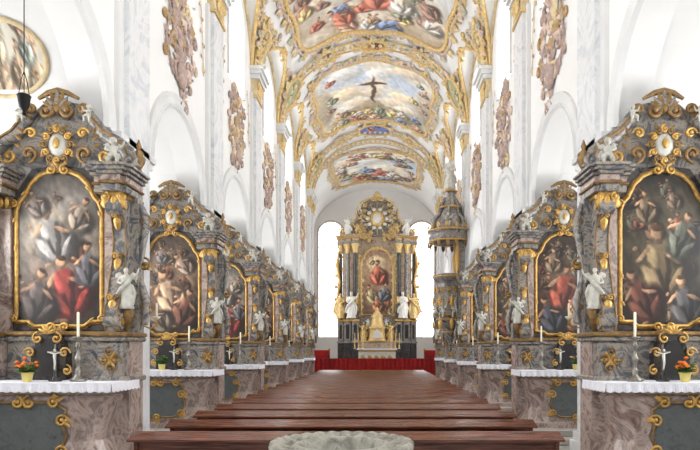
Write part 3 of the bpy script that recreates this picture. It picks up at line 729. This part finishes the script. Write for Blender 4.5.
# ------------------------------------------------------------ altar furnishings
mb=MB()
mb.lathe(0,0,[(.12,0),(.13,.02),(.11,.05),(.06,.09),(.04,.13),(.055,.17),(.03,.21),(.028,.27),(.05,.33),(.06,.38),(.035,.43),(.022,.5),(.03,.56),(.05,.6),(.025,.64),(.03,.68),(.085,.72),(.09,.74),(.02,.745)],'pewter',16)
for k in range(3): a=k*2.1; mb.tube([(.08*math.cos(a),.08*math.sin(a),.05),(.14*math.cos(a),.14*math.sin(a),.03),(.15*math.cos(a),.15*math.sin(a),.02)],[.02,.02,.02],'pewter',6)
mb.lathe(0,0,[(.022,.74),(.022,1.14),(.012,1.155)],'candle_wax',10); mb.tube([(0,0,1.15),(0,0,1.18)],.004,'iron',4)
CM=mb.build('candlestick'); cm=CM.data; bpy.data.objects.remove(CM)
def pot(fm,seed):
    rd=random.Random(seed); mb=MB()
    mb.lathe(0,0,[(.065,0),(.07,.01),(.09,.13),(.1,.135),(.1,.155),(.085,.155),(.08,.13),(0.001,.125)],'pot_yellow',18)
    for i in range(30):
        a=rd.uniform(0,2*PI); r_=rd.uniform(.02,.16); z=.16+rd.uniform(.04,.22)*(1.2-r_*3)
        P=[(0,0,.12),(r_*.5*math.cos(a),r_*.5*math.sin(a),z*.8),(r_*math.cos(a),r_*math.sin(a),z)]
        mb.tube(P,.005,'leaf_green',4)
        mp=lambda u,v,d: Vector((P[2][0]+u,P[2][1]+v,P[2][2]+d))
        if i%2:
            for k in range(6): leaf(mb,mp,0,0,k*1.05+a,.05,.035,fm,d=.01)
            mb.ell(mp(0,0,.015),(.038,.038,.025),fm,6,4)
        else:
            for k in range(3): leaf(mb,lambda u,v,d: Vector((P[1][0]+u,P[1][1]+v,P[1][2]+d)),0,0,a+(k-1)*.8,.13,.07,'leaf_green',d=0)
    o=mb.build('p'); me=o.data; bpy.data.objects.remove(o); return me
pm=[pot('flower_orange',1),pot('leaf_green',2),pot('flower_pink',3)]
mb=MB()
mb.lathe(0,0,[(.1,0),(.11,.02),(.07,.05),(.035,.09),(.045,.13),(.02,.18)],'dark_marble',12)
mb.box(-.014,.014,-.012,.012,.15,.62,'pewter'); mb.box(-.13,.13,-.012,.012,.47,.5,'pewter')
mb.tube([(0,-.03,.2),(0.01,-.035,.3),(0,-.03,.42),(0,-.03,.47)],[.012,.018,.026,.02],'alabaster',7); mb.ell((0.008,-.035,.515),(.02,.02,.026),'alabaster')
for q in(-1,1): mb.tube([(q*.015,-.03,.46),(q*.07,-.025,.475),(q*.12,-.02,.49)],[.012,.01,.008],'alabaster',6)
o=mb.build('c'); cruc=o.data; bpy.data.objects.remove(o)
for (ax,yw,k,s_) in ALT:
    z=1.828
    for q in(-.82,.72): put('candlestick',cm,None,(ax+q,yw-1.12,z))
    if k<3: put('potted_flowers',pm[0 if (k==0) else (1 if s_<0 else 2)],None,(ax-.05 if k==0 else ax+(.05),yw-1.25,z))
    if k<4: put('altar_crucifix',cruc,None,(ax+.32*(-s_)*1 if k else ax+(.33 if s_<0 else -.35),yw-1.1,z))
# ------------------------------------------------------------ PEWS
mb=MB()
L0,L1=-3.45,3.1
end=[(-.02,.0),(.5,.0),(.5,.1),(.44,.16),(.42,.38),(.5,.44),(.5,.5),(.4,.56),(.2,.58),(.12,.68),(.12,.86),(.1,.92),(.04,.95),(-.04,.95),(-.08,.92),(-.06,.7),(-.05,.4)]
for x in(L0,L1-.06,-.18): mb.prism(end,x,x+.06,'pew_wood',ax='x')
mb.box(L0+.04,L1-.04,-.03,.01,.42,.95,'pew_wood')
mb.loft([[(x,-.24,.90),(x,-.24,.93),(x,.1,1.02),(x,.1,.965)] for x in(L0-.04,L1+.04)],'pew_wood',False)
mb.box(L0+.04,L1-.04,.0,.46,.42,.46,'pew_wood',.01); mb.box(L0+.04,L1-.04,-.05,-.02,.44,.52,'pew_wood')
mb.box(L0+.04,L1-.04,-.42,-.22,.16,.2,'pew_wood',.01)
for x in(L0+.1,-.15,L1-.16): mb.box(x,x+.05,-.4,-.04,.0,.17,'pew_wood')
pe=mb.build('church_pew'); pe.location=(0,9.3,.06)
for i in range(1,19): put('church_pew',pe.data,None,(0,9.3+1.6*i,.06))
mb=MB(); mb.box(-3.55,3.2,8.5,39.2,.0,.06,'pew_wood'); mb.build('pew_platform')
# ------------------------------------------------------------ FONT (fluted broad rim, inner basin)
mb=MB()
NF=196
lob=lambda a: abs(math.cos(14*a))
fl=lambda a,z: 1+(.05*lob(a)-.025 if z>.7 else .015*math.cos(8*a))
mb.lathe(0,0,[(.42,0),(.42,.12),(.34,.16),(.3,.22),(.17,.34),(.14,.5),(.17,.62),(.24,.72),(.40,.82),(.58,.94),(.68,1.1),(.70,1.2),(.745,1.26),(.76,1.33),(.75,1.37)],'font_stone',NF,fl,caps=False)
secs=[]
for (r_,z,am) in((.75,1.37,0),(.72,1.385,.01),(.69,1.37,.045),(.62,1.34,.05),(.56,1.325,.045),(.52,1.325,.01),(.50,1.35,0),(.47,1.35,0),(.455,1.32,0),(.44,1.15,0),(.36,.98,0),(.2,.9,0),(.03,.88,0)):
    k=min(1,max(0,(r_-.5)/.25))
    secs.append([((r_*(1+k*(.05*lob(2*PI*j/NF)-.025)))*math.cos(2*PI*j/NF),(r_*(1+k*(.05*lob(2*PI*j/NF)-.025)))*math.sin(2*PI*j/NF),z-am*(1-lob(2*PI*j/NF))*1.4) for j in range(NF)])
mb.loft(secs,'font_stone',True,False)
mb.build('baptismal_font',loc=(-.07,6.45,0))
# ------------------------------------------------------------ HANGING LAMP
mb=MB()
mb.tube([(0,0,0.3),(0,0,2.35)],.008,'iron',5)
mb.lathe(0,0,[(.0,-.32),(.03,-.3),(.02,-.25),(.06,-.2),(.08,-.12),(.09,-.04),(.1,-.02),(.08,0),(.06,0)],'iron',16)
for k in range(3): a=2.1*k; mb.tube([(.08*math.cos(a),.08*math.sin(a),-.02),(.04*math.cos(a),.04*math.sin(a),.22),(0,0,.35)],.007,'iron',4)
mb.build('hanging_sanctuary_lamp',loc=(-4.97,8.95,6.16))
# ------------------------------------------------------------ PULPIT
mb=MB(); PY=PIERS[5]; mb.T=Matrix.Translation((3.75,PY,0))
oct_=lambda a,z: 1+.05*math.cos(6*a)
z0=HE-.1; K=1.5
mb.lathe(0,0,[(.03,0),(.1,.1),(.06,.2),(.16,.4),(.34,.62),(.3,.72),(.5,.85),(.62,1.05),(.58,1.12),(.66,1.2),(.75,1.4),(.74,1.75),(.62,2.1),(.66,2.25),(.74,2.32),(.8,2.4),(.8,2.5),(.66,2.52),(.6,2.4),(.55,1.4),(0.01,1.35)],'altar_marble',36,oct_,z0,zs=K)
for (r_,z) in((.70,1.2),(.8,2.42),(.36,.64),(.63,1.05)): mb.tube([(r_*math.cos(2*PI*i/30),r_*math.sin(2*PI*i/30),z0+z*K) for i in range(31)],.05,'gold',6)
for k in range(8):
    a0=2*PI*k/8
    mp=lambda u,v,d: Vector(((.76+d)*math.cos(a0+u/.76),(.76+d)*math.sin(a0+u/.76),z0+v*K))
    for q in(-1,1): scroll(mb,mp,q*.14,1.6,.14,PI/2,q,.035,'gold'); scroll(mb,mp,q*.12,2.0,.12,-PI/2,q,.035,'gold')
    leaf(mb,mp,0,1.35,PI/2,.5,.2,'gold'); leaf(mb,mp,0,1.1,-PI/2,.4,.24,'gold')
for a in(3.4,4.1,4.9,5.6): fig(mb,PU,.72*math.cos(a),.72*math.sin(a),z0+1.1*K,.9,rot=a+PI/2)
mb.box(.35,.62,-.55,.55,z0+1.2*K,HE+6,'altar_marble'); mb.box(.3,.4,-.4,.4,z0+2.5*K,HE+5.4,'pink_marble')
for q in(-1,1): mb.tube([(.32,q*.5,z0+2.5*K),(.28,q*.62,HE+4.4),(.32,q*.5,HE+5),(.3,q*.6,HE+5.6)],[.08,.11,.07,.09],'gold',7)
z1=HE+5.2
mb.lathe(0,0,[(.01,.1),(.8,.1),(.88,.0),(.98,.05),(1.0,.3),(.92,.4),(1.0,.5),(1.03,.62),(.88,.7),(.74,.9),(.6,1.3),(.44,1.6),(.52,1.7),(.38,1.85),(.26,2.3),(.32,2.5),(.18,2.65),(.01,2.7)],'altar_marble',36,oct_,z1)
for (r_,z) in((1.0,.05),(1.05,.55),(.54,1.7),(.33,2.5)): mb.tube([(r_*math.cos(2*PI*i/30),r_*math.sin(2*PI*i/30),z1+z) for i in range(31)],.05,'gold',6)
for k in range(14):
    a0=2*PI*k/14; mp=lambda u,v,d: Vector(((1.0+d)*math.cos(a0+u),(1.0+d)*math.sin(a0+u),z1+v)); leaf(mb,mp,0,.1,-PI/2,.4,.2,'old_gold'); leaf(mb,mp,0,.6,PI/2,.3,.18,'gold')
for k in range(7):
    a0=2*PI*k/7; c_,s2=math.cos(a0),math.sin(a0)
    mb.tube([(.95*c_,.95*s2,z1+.62),(.85*c_,.85*s2,z1+1.1),(.55*c_,.55*s2,z1+1.4),(.5*c_,.5*s2,z1+1.8),(.25*c_,.25*s2,z1+2.2)],[.1,.08,.08,.09,.06],'altar_marble',6)
    if k%2: fig(mb,PU,.82*c_,.82*s2,z1+.62,.85,rot=a0+PI/2)
fig(mb,SB,0,0,z1+2.6,1.5,rot=-.3)
mb.build('pulpit')
mb=MB()
mb.tube([(0,0,0),(-.18,0,-.08),(-.3,0,.0),(-.3,0,.12)],[.02,.018,.02,.02],'gold',6); mb.lathe(-.3,0,[(.02,.1),(.07,.14),(.08,.16),(.02,.17),(.02,.42),(.005,.43)],'candle_wax',10)
mb.ell((.0,0,0),(.03,.12,.16),'old_gold',8,6)
o=mb.build('c'); scn=o.data; bpy.data.objects.remove(o)
for s_ in(-1,1): put('wall_sconce',scn,None,(s_*(W-.23),PIERS[2],2.85),0 if s_>0 else PI)
# ------------------------------------------------------------ COMMUNION RAIL
mb=MB(); y=41.3
x0,x1=-4.3,4.3
mb.box(x0,x1,y-.15,y+.15,.0,.25,'step_stone',.02); mb.box(x0,x1,y-.18,y+.18,1.6,1.72,'pink_marble',.03)
n=int((x1-x0)/.3)
for i in range(n+1): mb.lathe(x0+.1+(x1-x0-.2)*i/n,y,[(.08,.25),(.05,.35),(.1,.6),(.11,.75),(.05,1.1),(.04,1.3),(.08,1.45),(.08,1.6)],'pink_marble',8)
N=160; tp=[(x0+(x1-x0)*i/N,y-.22-.02*math.sin(i*1.1),1.77) for i in range(N+1)]; bt=[(a,b_-.03*math.sin(i*1.1),.55) for i,(a,b_,c_) in enumerate(tp)]
mb.loft([tp,bt],'red_cloth',True,False,False); mb.box(x0,x1,y-.22,y+.2,1.72,1.775,'red_cloth')
mb.build('communion_rail')
for x,dx in((-4.3,1),(4.5,-1)):
    mb=MB()
    mb.box(-.7,.7,-.35,.35,0,.9,'red_cloth',.04); mb.box(-.75,.75,.3,.42,0,1.7,'red_cloth',.04)
    for q in(-1,1): mb.box(q*.7-.06,q*.7+.06,-.4,.4,0,1.35,'pew_wood',.02); mb.ell((q*.7,.38,1.75),.1,'gold')
    mb.build('sedilia_bench',loc=(x,46.2,.642))
# ------------------------------------------------------------ HIGH ALTAR
def high_altar():
    mb=MB(); rd=random.Random(77)
    zb=.645
    for i in range(3): mb.box(-2.2+.25*i,2.2-.25*i,-3.2+.35*i,-.5,zb+.17*i,zb+.17*(i+1),'step_stone',.02)
    mb.box(-1.5,1.5,-2.1,-1.0,zb+.5,2.35,'alabaster',.04); mb.box(-1.65,1.65,-2.25,-.95,2.35,2.45,'linen',.02)
    mpf=lambda u,v,d: Vector((u,-2.12-d,v))
    for u in(-1.1,-.55,0,.55,1.1):
        scroll(mb,mpf,u,1.75,.22,PI/2,1,.05,'gold'); scroll(mb,mpf,u+.05,1.5,.2,-PI/2,-1,.05,'gold')
    mb.box(-1.5,1.5,-2.14,-2.1,1.25,1.33,'gold'); mb.box(-1.5,1.5,-2.14,-2.1,2.2,2.3,'gold')
    mb.box(-2.0,2.0,-1.2,-.4,zb,3.0,'tan_marble',.03); mb.box(-2.1,2.1,-1.25,-.4,3.0,3.1,'vault_gold',.02)
    mb.lathe(0,-1.0,[(.75,0),(.78,.1),(.68,.15),(.62,.9),(.7,1.0),(.78,1.1),(.6,1.2),(.5,1.7),(.42,1.9),(.5,2.0),(.3,2.3),(.12,2.5),(.16,2.6),(.02,2.8)],'vault_gold',20,lambda a,z:1+.05*math.cos(8*a),3.1)
    mb.prism(half([(0,3.3),(.3,3.3),(.3,3.8),(0,4.05)]),-1.72,-1.6,'alabaster')
    for q in(-1,1):
        fig(mb,SA,q*1.1,-1.0,3.1,1.55,mir=q,mat='vault_gold'); fig(mb,PU,q*.75,-1.3,4.3,.7,mir=q,mat='alabaster')
        for u in(1.5,1.8,1.15): mb.lathe(q*u,-1.9,[(.1,0),(.11,.03),(.04,.1),(.06,.25),(.03,.4),(.05,.6),(.09,.66),(.03,.68),(.03,1.25),(.01,1.3)],'vault_gold',8,z0=2.45)
    mb.prism(half([(0,zb),(3.3,zb),(3.3,4.9),(2.9,5.2),(2.9,11.3),(3.1,11.6),(2.7,12.1),(2.3,12.5),(1.9,13.0),(1.75,13.9),(1.35,14.6),(.8,15.0),(0,15.2)]),-.1,.35,'tan_marble')
    mb.prism(half([(0,11.9),(1.6,11.9),(1.4,12.8),(1.4,13.8),(1.0,14.5),(0,14.8)]),-.3,-.1,'altar_marble')
    def side(q):
        for (a,b_,yf) in((1.5,2.1,-1.25),(2.15,2.75,-.95),(2.8,3.3,-.5)):
            x0,x1=min(q*a,q*b_),max(q*a,q*b_)
            mb.box(x0,x1,yf,.2,zb,2.9,'dark_marble',.03); mb.box(x0-.05,x1+.05,yf-.06,.2,2.9,3.05,'altar_marble',.03)
            mb.box(x0+.04,x1-.04,yf+.05,.2,3.05,4.7,'altar_marble',.03); mb.box(x0-.04,x1+.04,yf-.05,.2,4.7,4.9,'gold',.03)
            mb.box(x0+.16,x1-.16,yf+.02,yf+.06,3.3,4.45,'dark_niche')
            xc=(a+b_)/2*q; yc=yf+.36; r_=.19 if a<2.7 else .14
            mb.lathe(xc,yc,[(r_*1.5,4.9),(r_*1.5,5.0),(r_*1.2,5.05),(r_*1.3,5.12),(r_,5.2),(r_*1.02,7),(r_*.86,10.5)],'dark_marble' if a!=2.15 else 'altar_marble',16)
            mb.lathe(xc,yc,[(r_*.9,10.4),(r_*1.05,10.5),(r_*1.0,10.7),(r_*1.6,11.05),(r_*1.9,11.15)],'vault_gold',12,lambda t,z:1+.12*math.cos(6*t))
            mb.lathe(xc,yc,[(r_*1.08,6.2),(r_*1.2,6.25),(r_*1.1,6.5),(r_*1.2,6.75),(r_*1.05,6.8)],'gold',12)
            mb.box(xc-.3,xc+.3,yf+.0,.2,11.15,11.4,'altar_marble',.02); mb.box(xc-.28,xc+.28,yf+.03,.2,11.4,11.6,'tan_marble'); mb.box(xc-.36,xc+.36,yf-.1,.2,11.6,11.75,'gold',.03); mb.box(xc-.4,xc+.4,yf-.15,.2,11.75,11.9,'tan_marble',.03)
        fig(mb,SB if q<0 else SC,q*2.12,-1.2,4.95,2.2,rot=q*.2,mir=q,mat='alabaster')
        fig(mb,SC if q<0 else SB,q*3.05,-.85,4.95,2.1,rot=q*.3,mir=q,mat='vault_gold')
        fig(mb,SA,q*2.4,-.7,11.9,1.6,rot=q*.2,mir=q,mat='alabaster')
        fig(mb,PU,q*1.65,-.8,11.95,1.1,rot=-q*.2,mir=q,mat='vault_gold')
        fig(mb,PU,q*1.45,-.5,13.8,.9,mir=q,mat='alabaster'); fig(mb,PU,q*3.0,-.5,11.9,.9,mir=q,mat='vault_gold')
        mpv=lambda u,v,d: Vector((q*u,-.35-d,v))
        mb.tube([mpv(2.85,12.0,0),mpv(2.55,12.5,0),mpv(2.05,12.8,0),mpv(1.75,13.3,0),mpv(1.65,14.0,0),mpv(1.2,14.6,0),mpv(.6,14.95,0)],[.2,.18,.15,.15,.15,.14,.12],'altar_marble',8)
        mb.tube([mpv(2.85,12.1,.15),mpv(2.55,12.6,.15),mpv(2.05,12.9,.15),mpv(1.8,13.4,.15),mpv(1.7,14.1,.15),mpv(1.2,14.7,.15),mpv(.6,15.05,.15)],.08,'vault_gold',6)
        scroll(mb,mpv,2.8,12.1,.36,PI/2,-1,.1,'vault_gold'); scroll(mb,mpv,1.1,14.5,.35,0,1,.09,'vault_gold'); scroll(mb,mpv,1.4,12.5,.35,0,-1,.09,'vault_gold')
        mb.tube([mpv(3.1,4.9,0),mpv(3.55,5.6,0),mpv(3.3,6.8,0),mpv(3.1,8,0),mpv(3.35,9.4,0),mpv(3.2,10.6,0)],[.12,.16,.1,.09,.13,.08],'gold',7)
        spray(mb,lambda u,v,d: Vector((q*u,-.2-d,v)),[(1.48,5.5),(1.55,7),(1.48,8.5),(1.5,10.4)],.26,['vault_gold','ochre_stucco'],rd,16,.06)
        spray(mb,lambda u,v,d: Vector((q*u,-.14-d,v)),[(3.15,5.4),(3.35,7),(3.15,8.6),(3.25,10.4)],.28,['gold','vault_gold'],rd,10,.06)
        spray(mb,mpv,[(.4,11.7),(1.0,12.1),(1.5,12.0)],.34,['vault_gold'],rd,7,.08)
        spray(mb,mpv,[(1.0,12.4),(1.35,13.2),(1.2,14.1)],.26,['vault_gold','alabaster'],rd,8,.06)
    mirrored(side)
    mb.box(-1.5,1.5,-.45,.2,4.5,4.95,'altar_marble',.03)
    mb.ell((0,-.55,13.3),(.55,.2,.65),'vault_gold',14,10); mb.ell((0,-.72,13.3),(.35,.1,.42),'alabaster',12,8)
    for i in range(28):
        a=2*PI*i/28; L=1.35 if i%2 else .95
        mb.tube([(.45*math.cos(a),-.5,13.3+.5*math.sin(a)),(L*math.cos(a),-.5,13.3+L*math.sin(a))],[.07,.015],'vault_gold',5)
    for i in range(10):
        a=2*PI*i/10; mb.ell((.8*math.cos(a),-.6,13.3+.8*math.sin(a)),(.18,.14,.15),'alabaster',8,6)
    fig(mb,PU,0,-.5,14.75,.8,mat='vault_gold')
    for q in(-1,1): scroll(mb,lambda u,v,d: Vector((u,-.5-d,v)),q*.35,15.0,.28,PI/2,q,.08,'vault_gold')
    mb.ell((0,-.5,15.35),(.22,.15,.25),'vault_gold')
    return mb
HAM=high_altar(); ha=HAM.build('high_altar',loc=(.1,50.6,0))
pp=half([(0,5.3),(1.35,5.3),(1.35,9.6),(1.2,10.1),(.85,10.6),(.4,10.85),(0,10.9)])
bl=[]
rd=random.Random(5)
bl+=[(0,9.6,.8,.7,0,(.84,.76,.60))]
for i in range(12): bl+=P_fig(rd.uniform(-1.1,1.1),rd.uniform(5.6,10),rd.uniform(.6,1.0),rd.choice([(.66,.46,.32),(.78,.66,.5),(.48,.38,.3),(.68,.38,.28)]),lean=rd.uniform(-.6,.6))
bl+=P_fig(0,8.8,2.4,(.74,.40,.32))+P_fig(-.5,7.0,1.9,(.74,.64,.48),lean=.3)+P_fig(.55,7.2,1.8,(.42,.43,.46),lean=-.3)+P_fig(0,6.2,1.7,(.70,.44,.32))
g=grad([(5,(.42,.32,.25)),(7.5,(.60,.47,.37)),(9.5,(.74,.61,.48)),(11,(.56,.44,.38))])
me=painted('altarpiece_canvas',pp,.04,lambda u,v:np.stack([u,np.full(u.shape,-.22),v],-1),lambda U,V:paint(U,V,lambda u,v:g(v),bl,4,.08,2),'oil_paint')
put('altarpiece_canvas',me,ha)
mb=MB(); P=[(x,-.25,z) for x,z in pp]+[(pp[0][0],-.25,pp[0][1])]; mb.tube(P,.1,'vault_gold',6)
for x,z in pp: 
    for j in range(2): scroll(mb,lambda u,v,d: Vector((u,-.3-d,v)),x,z,.2,rd.uniform(0,6),1,.05,'vault_gold')
mb.build('altarpiece_frame',ha)
# ------------------------------------------------------------ LIGHT
sc.view_settings.view_transform='Standard'
w=bpy.data.worlds.new('World'); sc.world=w; w.use_nodes=True
bg=w.node_tree.nodes['Background']; bg.inputs[0].default_value=(.975,.985,1,1); bg.inputs[1].default_value=.8
def area(name,loc,rot,sx,sy,e,col=(1,1,1)):
    L=bpy.data.lights.new(name,'AREA'); L.shape='RECTANGLE'; L.size=sx; L.size_y=sy; L.energy=e; L.color=col
    o=bpy.data.objects.new(name,L); o.location=loc; o.rotation_euler=rot; COL.objects.link(o)
area('west_fill_light',(0,-1.5,9),(math.radians(88),0,0),7,9,480)  # added frontal fill behind the camera at the open west end, no window modelled
# ------------------------------------------------------------ CAMERA
cam=bpy.data.cameras.new('camera'); co=bpy.data.objects.new('camera',cam); COL.objects.link(co)
co.location=(.34,0,HE); co.rotation_euler=(PI/2,0,0)
cam.sensor_width=36; cam.lens=600/700*36; cam.shift_x=-30/700; cam.shift_y=125/700
cam.clip_end=300
sc.camera=co
